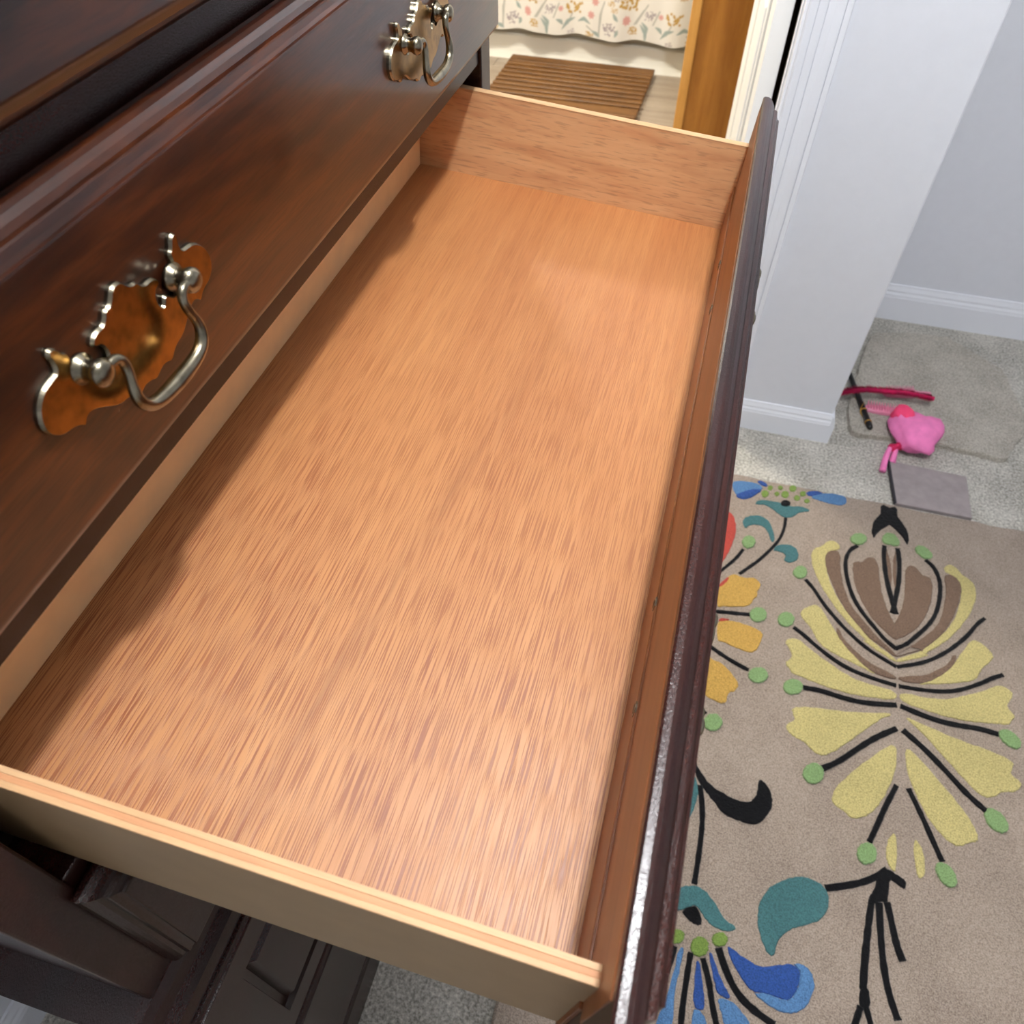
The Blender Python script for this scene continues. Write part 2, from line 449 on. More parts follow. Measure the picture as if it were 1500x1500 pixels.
LIP = [(0.0010, -0.022), (0.0001, -0.0206), (0.0, -0.0170), (0.0007, -0.0145), (0.0023, -0.0120), (0.0050, -0.0094), (0.0078, -0.0078), (0.0084, -0.0052), (0.0090, -0.0042),
       (0.0125, -0.0030), (0.0145, -0.0018), (0.0150, -0.0002), (0.0162, 0.0)]
def lip_front_mesh(y0, y1, z0, z1, xf, prof=LIP, field=None):
    """drawer front with a moulded lip running round all four edges; xf is the plane of its face"""
    bm = bmesh.new(); rings = []
    pr = list(prof)
    if field: pr = pr + field
    for ins, d in pr:
        rings.append([bm.verts.new((xf+d, y, z)) for y, z in ((y0+ins, z0+ins), (y1-ins, z0+ins), (y1-ins, z1-ins), (y0+ins, z1-ins))])
    for a, b in zip(rings, rings[1:]):
        for i in range(4): bm.faces.new((a[i], a[(i+1) % 4], b[(i+1) % 4], b[i]))
    bm.faces.new(rings[0][::-1]); bm.faces.new(rings[-1])
    return to_mesh(bm)

# --- the pulls: pierced-outline brass plate, two posts, swinging bail
HALF = [(0, 17), (3.5, 16.2), (6, 13), (9, 10.5), (12.5, 10.5), (14.5, 7.5), (17, 5.5), (21, 5.8), (25.5, 4.6), (27.5, 1.5), (25.8, -0.6), (22.8, -0.8), (21, -4.5),
        (21.3, -9), (23.4, -11.6), (25, -9.8), (26, -7.6), (28.5, -7.2), (30.5, -9.2), (32.8, -11.4), (36, -10.8), (38.8, -7.2), (39.4, -3), (38.4, 0.6),
        (40.6, 2.2), (41.2, 5), (40.8, 8.4), (43.4, 10), (45, 13.8), (48.2, 15.8), (50.8, 14), (49.8, 8.5), (50.8, 4.6), (55, 4.2), (61.5, 3.2), (67.8, -2),
        (70.8, -9.5), (69.6, -16), (64.5, -20.8), (58.5, -22), (54.5, -23.5), (51.2, -27), (47.8, -23), (43.5, -23.4), (38.5, -26.5), (29.5, -33.2), (20.5, -34.4),
        (15, -39.6), (9.5, -36.8), (4.5, -37.6), (0, -40)]
outline = chaikin([(a*0.001, b*0.001) for a, b in HALF] + [(-a*0.001, b*0.001) for a, b in HALF[-2:0:-1]], 2)
bm = bmesh.new(); bm_prism(bm, outline, 0.0, 0.0038, lambda u, v, w: (w, u, v), 0.0009, 0.0016)
PLATE = to_mesh(bm, recalc=True); PLATE.materials.append(MAT['antique_brass']); PLATE.materials.append(MAT['worn_nickel'])
for p in PLATE.polygons:
    if abs(p.normal.x) < 0.995: p.material_index = 1          # the burnished rim
POST = {}
for s in (-1, 1):
    bm = bmesh.new()
    bm_lathe(bm, [(0.002, 0.0075), (0.0042, 0.0075), (0.0055, 0.0055), (0.0090, 0.0048), (0.0110, 0.0060), (0.0135, 0.0068), (0.0155, 0.0064), (0.0172, 0.0044), (0.0178, 0.002)],
             (0, s*0.038, -0.003), (1, 0, 0), 16)
    POST[s] = to_mesh(bm); POST[s].materials.append(MAT['worn_nickel'])
half_bail = [(36, -2.5, 14), (32, -1.8, 14.2), (27.5, -2.5, 14.6), (25.2, -6.5, 15), (26, -13, 15.6), (28.4, -20, 16.2), (28.6, -27, 16.8), (25, -33, 17),
             (18, -36.0, 17), (9, -37, 17), (0, -37.2, 17)]
path = [(x, a, z) for a, z, x in half_bail] + [(x, -a, z) for a, z, x in half_bail[-2::-1]]
path = chaikin([tuple(c*0.001 for c in p) for p in path], 2, False)
bm = bmesh.new(); n = len(path)
bm_tube(bm, path, [0.0026 + 0.0019*max(0, 1-abs(i/(n-1)-0.5)/0.26)**0.8 for i in range(n)], 12)
BAIL = to_mesh(bm); BAIL.materials.append(MAT['worn_nickel'])
for me in (BAIL, POST[1], POST[-1]):
    for p in me.polygons: p.use_smooth = True

def pull(front, y, z, x=0.0):
    for nm, me in (('back_plate', PLATE), ('post', POST[-1]), ('post', POST[1]), ('bail', BAIL)):
        o = link(nm, me, None, front); o.location = (x, y, z)

for z0, z1 in ((1.1315, 1.2815), (1.302, 1.482)):
    fr = link('drawer_front', lip_front_mesh(-0.035, 0.833, z0, z1, 0.0), 'mahogany', chest)
    for yy in (0.176, 0.585): pull(fr, yy, z1 - 0.064)
fr = link('drawer_front', lip_front_mesh(-0.030, 0.830, 0.764, 0.938, 0.0), 'mahogany_dark', chest)
for yy in (0.176, 0.585): pull(fr, yy, 0.86)

# --- waist moulding and wider lower case
WM = [(-0.46, 0.700), (-0.012, 0.700), (-0.012, 0.7035), (-0.009, 0.706), (-0.009, 0.711), (-0.004, 0.713), (0.000, 0.720), (-0.003, 0.731),
      (-0.012, 0.738), (-0.016, 0.748), (-0.021, 0.757), (-0.46, 0.757)]
bm = bmesh.new(); bm_extrude_profile(bm, WM, Y0-0.028, Y1+0.028, lambda u, v, t: Vector((u, t, v)))
link('waist_moulding', to_mesh(bm), 'mahogany_dark', chest)
box('side_panel', (-0.46, Y0-0.022, 0.02), (XC, Y0+0.012, 0.70), 'mahogany_dark', chest, 0.002)
box('side_panel', (-0.46, Y1-0.012, 0.02), (XC, Y1+0.022, 0.70), 'mahogany_dark', chest, 0.002)
RAISED = [(0.060, 0.0), (0.064, -0.006), (0.070, -0.007), (0.082, 0.001), (0.084, 0.001)]
fr = link('drawer_front', lip_front_mesh(Y0-0.018, Y1+0.018, 0.375, 0.692, -0.004, LIP, [(0.058, 0.0), (0.060, -0.007), (0.068, -0.008), (0.076, 0.0005), (0.077, 0.0005)]), 'mahogany_dark', chest)
for yy in (0.176, 0.585): pull(fr, yy, 0.535, -0.004)
fr = link('drawer_front', lip_front_mesh(Y0-0.018, Y1+0.018, 0.122, 0.370, -0.004), 'mahogany_dark', chest)
for yy in (0.176, 0.585): pull(fr, yy, 0.262, -0.004)
BM = [(-0.46, 0.0), (-0.008, 0.0), (-0.008, 0.085), (-0.010, 0.094), (-0.006, 0.099), (-0.008, 0.108), (-0.018, 0.114), (-0.022, 0.119), (-0.46, 0.119)]
bm = bmesh.new(); bm_extrude_profile(bm, BM, Y0-0.034, Y1+0.034, lambda u, v, t: Vector((u, t, v)))
link('base_moulding', to_mesh(bm), 'mahogany_dark', chest)

# --- the open drawer, sagging on its runners
DW, DL, DH, DB, DT = 0.376, 0.800, 0.0978, 0.034, 0.009
drawer = link('open_drawer', lip_front_mesh(-0.028, 0.824, -0.046, 0.1415, DW+0.0215), 'mahogany_dark', chest)
drawer.location = (-0.0964, 0, 0.9908); drawer.rotation_euler = (0, 0.07835, 0)
drawer['label'] = 'open drawer with pale plywood box and dark moulded front'
def dpart(name, a, b, mat, bev=0.0, par=drawer): return box(name, a, b, mat, par, bev)
dpart('drawer_bottom', (-0.004, -0.004, -0.006), (DW-0.0005, DL+0.004, 0.0), 'drawer_plywood')
far = dpart('side_board', (-0.012, DL, -DB), (DW-0.0004, DL+DT, DH-0.0012), 'side_plywood')
dpart('edge_band', (-0.012, DL-0.0002, DH-0.0012), (DW-0.0004, DL+DT, DH+0.0004), 'pale_edge', 0.0004)
near = dpart('side_board', (-0.012, -DT, -DB), (DW-0.0004, 0, DH-0.0012), 'side_foil')
for k, (u0, u1) in enumerate(((-DT, -DT*0.66), (-DT*0.66, -DT*0.33), (-DT*0.33, 0.0))):
    dpart('edge_ply', (-0.012, u0, DH-0.0012), (DW-0.0004, u1, DH+(0.0004, 0.0001, 0.0004)[k]), ('pale_edge', 'pink_core', 'pale_edge')[k], 0.00025)
dpart('back_board', (-0.011, 0.0006, -DB), (0.0, DL-0.0012, DH-0.004), 'back_foil', 0.0005)
low = dpart('front_lining', (DW-0.0028, -0.012, -0.040), (DW+0.001, DL+0.009, 0.053), 'amber_stain', 0.0006)
dpart('front_lining', (DW-0.0012, -0.018, 0.0535), (DW+0.001, DL+0.016, 0.1335), 'amber_stain', 0.0006)
for u in (0.146, 0.2236, 0.563, 0.641):
    bm = bmesh.new(); bm_lathe(bm, [(-0.0005, 0.0052), (0.0006, 0.0050), (0.0008, 0.0034), (0.0002, 0.0026)], (DW-0.0026, u, 0.0495), (-1, 0, 0), 12)
    bm_box(bm, (DW-0.0036, u-0.0022, 0.0490), (DW-0.0031, u+0.0022, 0.0500))
    link('screw', to_mesh(bm), 'screw_steel', drawer)
for yy in (0.185, 0.602):
    for nm, me in (('back_plate', PLATE), ('post', POST[-1]), ('post', POST[1]), ('bail', BAIL)):
        o = link(nm, me, None, drawer); o.location = (DW+0.0215, yy, 0.052)

# rug motifs, traced in millimetres on the floor
MIRROR_A, MIRROR_B = 30, 53
GOLD_FLOWER = [19, 21, 23, 24, 26, 29, 54, 56]
MOTIFS = [
    ('petal','blue','p',0,[(447,1326),(460,1337),(486,1343),(512,1342),(527,1331),(516,1318),(488,1308),(464,1287),(454,1303)],0),
    ('petal','navy','p',1,[(460,1286),(474,1302),(496,1317),(526,1327),(514,1307),(490,1280),(473,1278)],0),
    ('petal','navy','p',1,[(507,1351),(523,1355),(536,1344),(533,1335),(521,1338)],0),
    ('speck','olive','p',0,[(541,1315),(539,1307),(535,1301),(529,1300),(524,1303),(522,1309),(523,1317),(527,1323),(533,1325),(538,1322)],0),
    ('speck','olive','p',0,[(589,1326),(587,1319),(583,1313),(577,1311),(572,1314),(570,1321),(571,1329),(576,1335),(582,1336),(587,1333)],0),
    ('speck','olive','p',0,[(606,1352),(604,1344),(600,1339),(594,1337),(590,1340),(588,1347),(589,1354),(593,1359),(599,1361),(604,1358)],0),
    ('speck','olive','p',0,[(629,1340),(628,1334),(624,1329),(619,1328),(616,1330),(614,1336),(615,1342),(619,1346),(624,1348),(628,1345)],0),
    ('speck','olive','p',0,[(616,1322),(614,1316),(611,1311),(606,1310),(602,1312),(600,1318),(602,1324),(605,1328),(610,1330),(614,1327)],0),
    ('speck','olive','p',0,[(549,1338),(548,1332),(545,1328),(541,1327),(537,1329),(536,1334),(537,1339),(540,1344),(544,1345),(548,1343)],0),
    ('speck','olive','p',0,[(639,1318),(638,1313),(634,1309),(630,1308),(627,1310),(625,1315),(627,1320),(630,1324),(634,1325),(637,1323)],0),
    ('speck','olive','p',0,[(566,1322),(565,1317),(562,1313),(558,1312),(555,1314),(553,1318),(554,1323),(557,1327),(561,1328),(564,1326)],0),
    ('speck','olive','p',0,[(573,1344),(572,1339),(569,1336),(565,1335),(562,1337),(561,1341),(562,1346),(564,1350),(568,1351),(572,1349)],0),
    ('petal','blue','p',0,[(636,1332),(672,1356),(703,1359),(723,1358),(727,1339),(715,1322),(687,1322),(659,1326)],0),
    ('petal','navy','p',1,[(627,1343),(647,1355),(672,1356),(658,1342),(636,1332)],0),
    ('flower_cup','teal','p',0,[(509,1274),(518,1290),(547,1292),(569,1293),(592,1285),(620,1297),(646,1285),(615,1274),(605,1258),(588,1247),(572,1250),(554,1265),(533,1277),(515,1270)],0),
    ('flower_eye','black','p',3,[(593,1296),(591,1288),(585,1283),(578,1281),(572,1283),(570,1289),(572,1296),(577,1302),(584,1304),(591,1301)],0),
    ('stem','black','s',2,[(584,1246),(583,1213),(573,1173),(556,1141),(531,1099),(507,1069),(491,1048)],7.2),
    ('leaf','teal','p',0,[(484,1212),(495,1227),(516,1237),(536,1233),(551,1220),(561,1185),(563,1171),(556,1158),(548,1185),(537,1204),(521,1207),(502,1200),(495,1187),(487,1194)],0),
    ('leaf','teal','p',0,[(559,1137),(568,1157),(592,1166),(611,1162),(619,1143),(616,1121),(600,1111),(584,1114),(591,1128),(585,1137),(569,1138)],0),
    ('dot','green','p',3,[(520,1151),(517,1139),(510,1129),(500,1126),(492,1131),(488,1142),(490,1154),(497,1164),(507,1167),(516,1162)],0),
    ('dot','green','p',3,[(639,1094),(637,1083),(629,1073),(619,1071),(611,1075),(607,1085),(610,1097),(618,1107),(628,1110),(636,1105)],0),
    ('dot','green','p',3,[(558,953),(555,940),(546,931),(535,927),(525,932),(521,943),(523,955),(532,966),(544,969),(554,964)],0),
    ('dot','green','p',3,[(617,957),(614,945),(605,935),(593,932),(584,936),(580,947),(583,960),(592,970),(603,973),(613,968)],0),
    ('petal','red','p',0,[(405,1217),(430,1226),(455,1229),(468,1208),(473,1171),(467,1122),(454,1079),(439,1050),(424,1039)],0),
    ('stem','black','s',2,[(493,1122),(481,1093),(455,1053),(436,1029)],7.0),
    ('petal','red','p',1,[(445,997),(456,1017),(467,1034),(471,1026),(457,1003)],0),
    ('petal','gold','p',0,[(445,991),(459,1013),(467,1036),(480,1046),(493,1041),(509,1041),(524,1048),(538,1037),(540,1024),(532,1009),(536,997),(526,987),(525,974),(510,962),(490,956),(465,951),(450,943)],0),
    ('stem','black','s',2,[(446,931),(466,935),(492,939),(522,944)],8.3),
    ('petal','red','p',1,[(458,917),(483,921),(474,912),(459,907)],0),
    ('petal','gold','p',0,[(454,910),(483,918),(514,917),(544,911),(555,901),(549,882),(545,863),(534,848),(504,851),(474,860),(459,859)],0),
    ('dot','green','p',3,[(772,1231),(768,1220),(759,1210),(747,1207),(737,1211),(733,1221),(737,1232),(747,1242),(759,1245),(769,1241)],0),
    ('dot','green','p',3,[(840,1251),(836,1239),(828,1230),(817,1227),(808,1231),(805,1241),(809,1253),(818,1262),(829,1265),(837,1261)],0),
    ('leaf','black','p',0,[(782,1262),(789,1294),(806,1326),(826,1350),(846,1358),(844,1304),(835,1300),(808,1277),(794,1254),(787,1238),(786,1248)],0),
    ('petal','cream','p',0,[(645,1165),(673,1183),(683,1201),(699,1207),(711,1194),(709,1181),(689,1173),(678,1156),(679,1125),(687,1089),(703,1044),(723,1011),(748,980),(779,946),(777,947),(826,916),(825,907),(791,925),(756,945),(769,944),(740,969),(713,999),(685,1039),(664,1079),(650,1116)],0),
    ('petal','brown','p',1,[(676,1145),(683,1168),(699,1178),(713,1169),(711,1134),(716,1094),(726,1050),(743,1016),(770,983),(798,952),(801,950),(826,928),(826,919),(797,938),(768,956),(777,946),(748,980),(723,1014),(705,1048),(690,1090),(680,1122)],0),
    ('stem','black','s',2,[(636,1073),(654,1053),(675,1018),(701,986),(726,959),(767,924),(825,897)],8.2),
    ('stem','black','s',2,[(750,1205),(733,1189),(723,1158),(723,1123),(731,1078),(743,1042),(765,1007),(789,977),(804,958),(827,941)],8.9),
    ('petal','brown','p',0,[(738,1152),(752,1159),(759,1156),(771,1177),(787,1180),(797,1161),(798,1117),(804,1066),(815,1030),(829,997),(828,963),(821,967),(797,985),(773,1015),(754,1055),(741,1101)],0),
    ('stem','black','s',2,[(811,1222),(808,1189),(811,1131),(820,1077),(830,1032)],10.2),
    ('petal','brown','p',0,[(826,1152),(832,1203),(838,1219),(833,1094),(828,1112)],0),
    ('petal','cream','p',0,[(626,977),(638,996),(660,1011),(673,1003),(684,981),(696,963),(706,944),(708,939),(732,909),(761,881),(789,865),(746,879),(708,891),(672,907),(660,929),(655,942),(639,959)],0),
    ('stem','black','s',2,[(615,937),(638,923),(658,906),(703,876),(740,862),(784,855),(823,852)],8.4),
    ('petal','brown','p',1,[(703,960),(711,958),(720,935),(747,909),(776,889),(824,875),(824,866),(789,865),(755,883),(726,911),(706,942)],0),
    ('petal','cream','p',0,[(597,900),(624,913),(643,898),(661,885),(691,869),(720,852),(760,840),(823,840),(822,817),(760,809),(717,807),(674,812),(645,818),(616,823),(612,833),(600,845),(617,860),(610,878)],0),
    ('dot','green','p',3,[(640,797),(637,785),(627,776),(615,772),(604,776),(600,786),(603,798),(613,808),(626,811),(636,807)],0),
    ('stem','black','s',2,[(640,796),(675,799),(717,794),(760,794),(822,807)],10.6),
    ('petal','cream','p',0,[(618,746),(664,758),(703,761),(759,773),(821,789),(787,765),(753,727),(726,698),(693,664),(677,657),(661,664),(647,678),(633,681),(619,686),(607,705),(629,717),(623,731)],0),
    ('stem','black','s',2,[(679,631),(710,654),(745,691),(780,725),(820,755)],11.2),
    ('dot','green','p',3,[(685,624),(682,610),(672,599),(659,596),(648,601),(644,612),(648,626),(658,637),(671,640),(681,635)],0),
    ('petal','cream','p',0,[(697,579),(707,604),(731,637),(769,679),(819,730),(816,672),(804,634),(788,599),(772,575),(751,556),(733,551),(718,563),(702,569)],0),
    ('stem','black','s',2,[(815,637),(793,589),(779,553),(764,517)],9.5),
    ('dot','green','p',3,[(777,500),(773,487),(764,478),(754,475),(745,479),(742,490),(745,503),(754,513),(765,516),(774,511)],0),
    ('petal','cream','p',0,[(794,528),(812,553),(809,479),(801,478),(793,491)],0),
    ('dot','green','p',3,[(570,805),(567,793),(557,783),(545,780),(534,784),(529,794),(532,806),(542,815),(555,819),(565,815)],0),
    ('petal','gold','p',0,[(404,813),(440,819),(456,811),(475,808),(497,790),(514,770),(509,750),(494,744),(493,721),(484,715),(463,719),(441,730),(411,735)],0),
    ('stem','black','s',2,[(381,869),(440,845),(473,827),(507,813),(530,806)],8.6),
    ('dot','green','p',3,[(490,675),(487,663),(479,653),(467,650),(457,654),(452,664),(455,677),(463,686),(475,690),(485,685)],0),
    ('stem','black','s',2,[(407,720),(439,699),(455,684)],8.2),
    ('leaf','black','p',2,[(439,602),(454,570),(476,545),(510,532),(542,527),(557,534),(566,550),(565,578),(576,578),(590,560),(594,539),(588,515),(565,490),(535,492),(505,497),(485,519),(467,534),(447,560),(435,592)],0),
    ('stem','black','s',2,[(461,538),(469,506),(474,467),(474,415),(472,363)],9.5),
    ('leaf','teal','p',0,[(436,457),(450,471),(458,498),(461,526),(454,547),(448,554),(437,531),(431,496)],0),
    ('flower_cup','teal','p',0,[(427,324),(438,345),(461,358),(480,362),(497,354),(512,340),(528,321),(549,315),(542,306),(524,303),(508,306),(494,314),(484,327),(476,330),(458,317),(438,309),(426,298)],0),
    ('flower_eye','black','p',2,[(454,315),(476,330),(486,322),(493,306),(485,299),(469,304)],0),
    ('dot','olive','p',3,[(467,278),(465,270),(459,264),(450,262),(443,264),(439,270),(441,278),(447,284),(456,286),(464,284)],0),
    ('dot','olive','p',3,[(507,273),(505,263),(498,256),(489,253),(481,257),(477,265),(479,275),(486,283),(495,285),(503,282)],0),
    ('dot','olive','p',3,[(536,292),(534,285),(528,279),(520,277),(513,279),(510,285),(511,292),(518,298),(526,301),(533,298)],0),
    ('dot','olive','p',3,[(444,293),(442,286),(436,280),(428,278),(421,280),(418,285),(420,292),(425,298),(433,301),(441,298)],0),
    ('stem','black','s',2,[(453,259),(447,223),(437,186),(428,165)],8.7),
    ('stem','black','s',2,[(479,257),(477,213),(476,174),(477,144)],9.1),
    ('stem','black','s',2,[(499,254),(513,223),(520,195),(533,160)],9.6),
    ('stem','black','s',2,[(522,276),(537,246),(555,221),(579,205),(617,192)],11.2),
    ('petal','blue','p',0,[(460,260),(469,261),(465,228),(462,188),(466,141),(435,132),(445,170),(453,199),(457,230)],0),
    ('petal','navy','p',0,[(436,248),(450,262),(444,244),(436,229)],0),
    ('petal','navy','p',0,[(489,249),(495,248),(503,220),(510,192),(509,181),(492,181),(490,212)],0),
    ('petal','blue','p',0,[(491,181),(509,179),(519,156),(493,148)],0),
    ('petal','navy','p',0,[(507,265),(512,266),(525,242),(540,221),(550,208),(528,208),(518,231)],0),
    ('petal','blue','p',0,[(527,206),(549,207),(564,199),(588,179),(543,166),(534,190)],0),
    ('petal','navy','p',0,[(533,283),(545,281),(566,271),(592,267),(617,276),(639,286),(652,280),(653,262),(646,244),(637,231),(620,230),(602,232),(582,227),(564,239),(549,256)],0),
    ('petal','blue','p',1,[(639,286),(660,290),(673,277),(676,257),(666,234),(652,219),(635,213),(610,214),(590,222),(582,227),(602,232),(620,230),(637,231),(646,244),(653,262),(652,280)],0),
    ('leaf','teal','p',0,[(581,351),(585,373),(600,396),(621,412),(642,424),(663,427),(685,422),(696,407),(696,391),(689,371),(676,358),(650,345),(632,335),(617,316),(611,290),(604,286),(590,304),(581,331)],0),
    ('stem','black','s',2,[(690,417),(722,430),(752,444),(776,461),(793,477)],11.1),
    ('stem','black','p',2,[(790,480),(809,473),(824,467),(823,451),(808,457),(795,464),(793,421),(783,421),(772,415),(761,415),(762,423),(773,444),(776,461)],0),
    ('stem','black','s',2,[(766,419),(759,371),(753,320),(750,278)],11.0),
    ('stem','black','p',2,[(745,281),(760,285),(760,251),(742,253)],0),
    ('stem','black','s',2,[(746,254),(736,223)],10.0),
    ('stem','black','s',2,[(754,256),(762,230)],8.5),
    ('stem','black','s',2,[(778,419),(779,372),(782,324),(789,284),(802,250)],11.0),
    ('stem','black','s',2,[(791,423),(798,389),(804,359),(813,337)],11.1),
]

# ================================================================== THE FLORAL RUG
RX0, RX1, RY0, RY1, RZ = 0.192, 2.05, -1.35, 1.362, 0.0125
rug = thing('floral_rug', 'beige tufted wool rug with large blue, teal, gold and cream flowers', 'rug', (1.12, 0.0, 0))
bm = bmesh.new(); N = 60
top = []
edge = []
def wob(): return random.uniform(-0.0022, 0.0022)
for i in range(N): edge.append((RX0 + (RX1-RX0)*i/N, RY0+wob()))
for i in range(N): edge.append((RX1+wob(), RY0 + (RY1-RY0)*i/N))
for i in range(N): edge.append((RX1 - (RX1-RX0)*i/N, RY1+wob() + 0.010*(i/N)*0))
for i in range(N): edge.append((RX0+wob(), RY1 - (RY1-RY0)*i/N))
bm_prism(bm, edge, 0.0, RZ, lambda u, v, w: (u, v, w), 0.005, 0.004)
link('pile_ground', to_mesh(bm), 'rug_beige', rug)
MIRROR_X = 0.8255
def ribbon(pts, w):
    pts = chaikin(pts, 2, False); L, R = [], []
    for i, p in enumerate(pts):
        a, b = Vector(pts[max(i-1, 0)]), Vector(pts[min(i+1, len(pts)-1)])
        d = (b-a).normalized(); nn = Vector((-d.y, d.x))*(w*0.5)
        j = random.uniform(-0.12, 0.12)*w
        L.append(tuple(Vector(p)+nn*(1+j/w))); R.append(tuple(Vector(p)-nn*(1+j/w)))
    return L + R[::-1]
LIFT = 0.0
def motif(kd, col, shape, layer, pts, w):
    """one tufted shape; each stands a hair higher than the last so overlapping yarns never share a plane"""
    global LIFT
    LIFT += 0.000004
    pts = [(a*0.001, b*0.001) for a, b in pts]
    if shape == 's': pts = ribbon(pts, w*0.001)
    else:
        pts = chaikin(pts, 2)
        pts = [(a+random.uniform(-0.0009, 0.0009), b+random.uniform(-0.0009, 0.0009)) for a, b in pts]
    bm = bmesh.new()
    bm_prism(bm, pts, RZ-0.006+LIFT, RZ+0.0020+0.0007*layer+LIFT, lambda u, v, z: (u, v, z), 0.0014, 0.0014)
    return link(kd, to_mesh(bm), 'rug_'+col, rug)
made = []
for k, (kd, col, shape, layer, pts, w) in enumerate(MOTIFS):
    made.append(motif(kd, col, shape, layer, pts, w))
    if k in GOLD_FLOWER:                              # its other half lies under the drawer front
        motif(kd, col, shape, layer, [(2*428 - a, b) for a, b in pts], w)
    if MIRROR_A <= k < MIRROR_B:                      # the big cream flower goes on to the right, symmetrically
        made.append(motif(kd, col, shape, layer, [(2000*MIRROR_X - a, b) for a, b in pts], w))
for o in made:                                        # the pattern repeats towards the near end of the rug
    c_ = o.copy(); C.objects.link(c_); c_.location.y -= 1.27

# ================================================================== CLOSET CORNER: OFFCUT AND TOYS
off = [(0.803, 2.06), (0.792, 2.03), (0.772, 1.95), (0.765, 1.90), (0.7465, 1.814), (0.7385, 1.75), (0.7295, 1.69), (0.7315, 1.6215), (0.742, 1.600), (0.7575, 1.593),
       (0.79, 1.600), (0.8176, 1.603), (0.95, 1.612), (1.12, 1.60), (1.20, 1.75), (1.16, 1.98), (1.02, 2.10), (0.90, 2.09)]
fine = []
for i in range(len(off)):
    a, b = Vector(off[i]), Vector(off[(i+1) % len(off)]); m = max(2, int((b-a).length/0.012))
    for k in range(m): fine.append(tuple(a.lerp(b, k/m) + Vector((random.uniform(-0.003, 0.003), random.uniform(-0.003, 0.003)))))
bm = bmesh.new(); bm_prism(bm, fine, 0.0, 0.0165, lambda u, v, w: (u, v, w), 0.002, 0.003)
tag(link('carpet_offcut', to_mesh(bm), 'carpet_offcut'), 'ragged pale carpet offcut lying loose on the closet floor', 'carpet piece')

wand = thing('toy_wand', 'slim black wand with gold rings lying beside the wall corner', 'wand', (0.75, 1.75, 0.012))
P0, P1 = Vector((0.7835, 1.612, 0.025)), Vector((0.700, 1.960, 0.024))
bm = bmesh.new(); bm_tube(bm, [P0.lerp(P1, t) for t in (0, 0.02, 0.06, 0.5, 1)], [0.005, 0.0075, 0.0078, 0.0066, 0.0055], 12)
link('shaft', to_mesh(bm), 'black_lacquer', wand, True)
for t in (0.07, 0.20):
    d = (P1-P0).normalized(); q = P0.lerp(P1, t)
    bm = bmesh.new(); bm_lathe(bm, [(-0.0018, 0.0076), (-0.0012, 0.0090), (0.0012, 0.0090), (0.0018, 0.0076)], q, d, 14)
    link('ring', to_mesh(bm), 'gold_wire', wand, True)
hel = []
d = (P1-P0).normalized(); a = d.orthogonal().normalized(); b = d.cross(a)
for i in range(60):
    t = 0.07 + 0.30*i/59; th = i*0.16
    hel.append(P0.lerp(P1, t) + (a*math.cos(th)+b*math.sin(th))*0.0086)
bm = bmesh.new(); bm_tube(bm, hel, 0.0011, 6); link('gold_cord', to_mesh(bm), 'gold_wire', wand, True)

feather = thing('feather_toy', 'crimson feather boa stick lying across the black wand', 'feather', (0.78, 1.72, 0.012))
core = [(0.706, 1.727, 0.030), (0.73, 1.722, 0.050), (0.77, 1.728, 0.060), (0.82, 1.735, 0.058), (0.87, 1.747, 0.056), (0.94, 1.745, 0.054)]
core = chaikin(core, 2, False)
bm = bmesh.new(); bm_tube(bm, core, [0.002+0.004*math.sin(math.pi*min(1, (i+1)/len(core)*1.6)/2) for i in range(len(core))], 8)
link('quill', to_mesh(bm), 'magenta_feather', feather, True)
bm = bmesh.new()
for i in range(5200):
    k = random.uniform(0, len(core)-1.01); p = Vector(core[int(k)]).lerp(Vector(core[int(k)+1]), k % 1)
    th = random.uniform(0, 2*math.pi); r = random.uniform(0.012, 0.020)*min(1.0, 0.35+k/6)
    q = p + Vector((-random.uniform(0.004, 0.016), math.cos(th)*r, math.sin(th)*r*0.55))
    w = Vector((0, -math.sin(th), math.cos(th)))*0.0012
    bm.faces.new([bm.verts.new(v) for v in (p+w, p-w, q)])
o = link('barbs', to_mesh(bm), 'magenta_feather', feather); kind(o, 'stuff')

def brush(label, c, ang, L, loc_group):
    t = thing('doll_brush', label, 'brush', c, loc_group)
    ca_, sa_ = math.cos(ang), math.sin(ang)
    R = lambda u, v, w: (c[0]+u*ca_-v*sa_, c[1]+u*sa_+v*ca_, c[2]+w)
    head = chaikin([(-L/2, -0.008), (-L/2, 0.008), (-L*0.3, 0.014), (L*0.1, 0.014), (L*0.22, 0.006), (L/2, 0.005), (L/2, -0.005), (L*0.22, -0.006), (L*0.1, -0.014), (-L*0.3, -0.014)], 2)
    bm = bmesh.new(); bm_prism(bm, head, 0.0, 0.010, R, 0.002, 0.002); link('brush_body', to_mesh(bm), 'pink_plastic', t)
    bm = bmesh.new()
    for i in range(11):
        for j in range(3):
            u = -L*0.44 + i*L*0.055; v = (j-1)*0.008
            bm_tube(bm, [R(u, v, 0.009), R(u-0.002, v*1.15, 0.024)], [0.0014, 0.0011], 5)
    link('bristles', to_mesh(bm), 'pink_plastic', t)['kind'] = 'stuff'
brush('small pink bristle brush lying below the crimson feather', (0.835, 1.700, 0.017), 0.03, 0.13, 'doll brushes on the closet floor')
brush('small pink bristle brush lying above the crimson feather', (0.885, 1.790, 0.017), 0.25, 0.13, 'doll brushes on the closet floor')

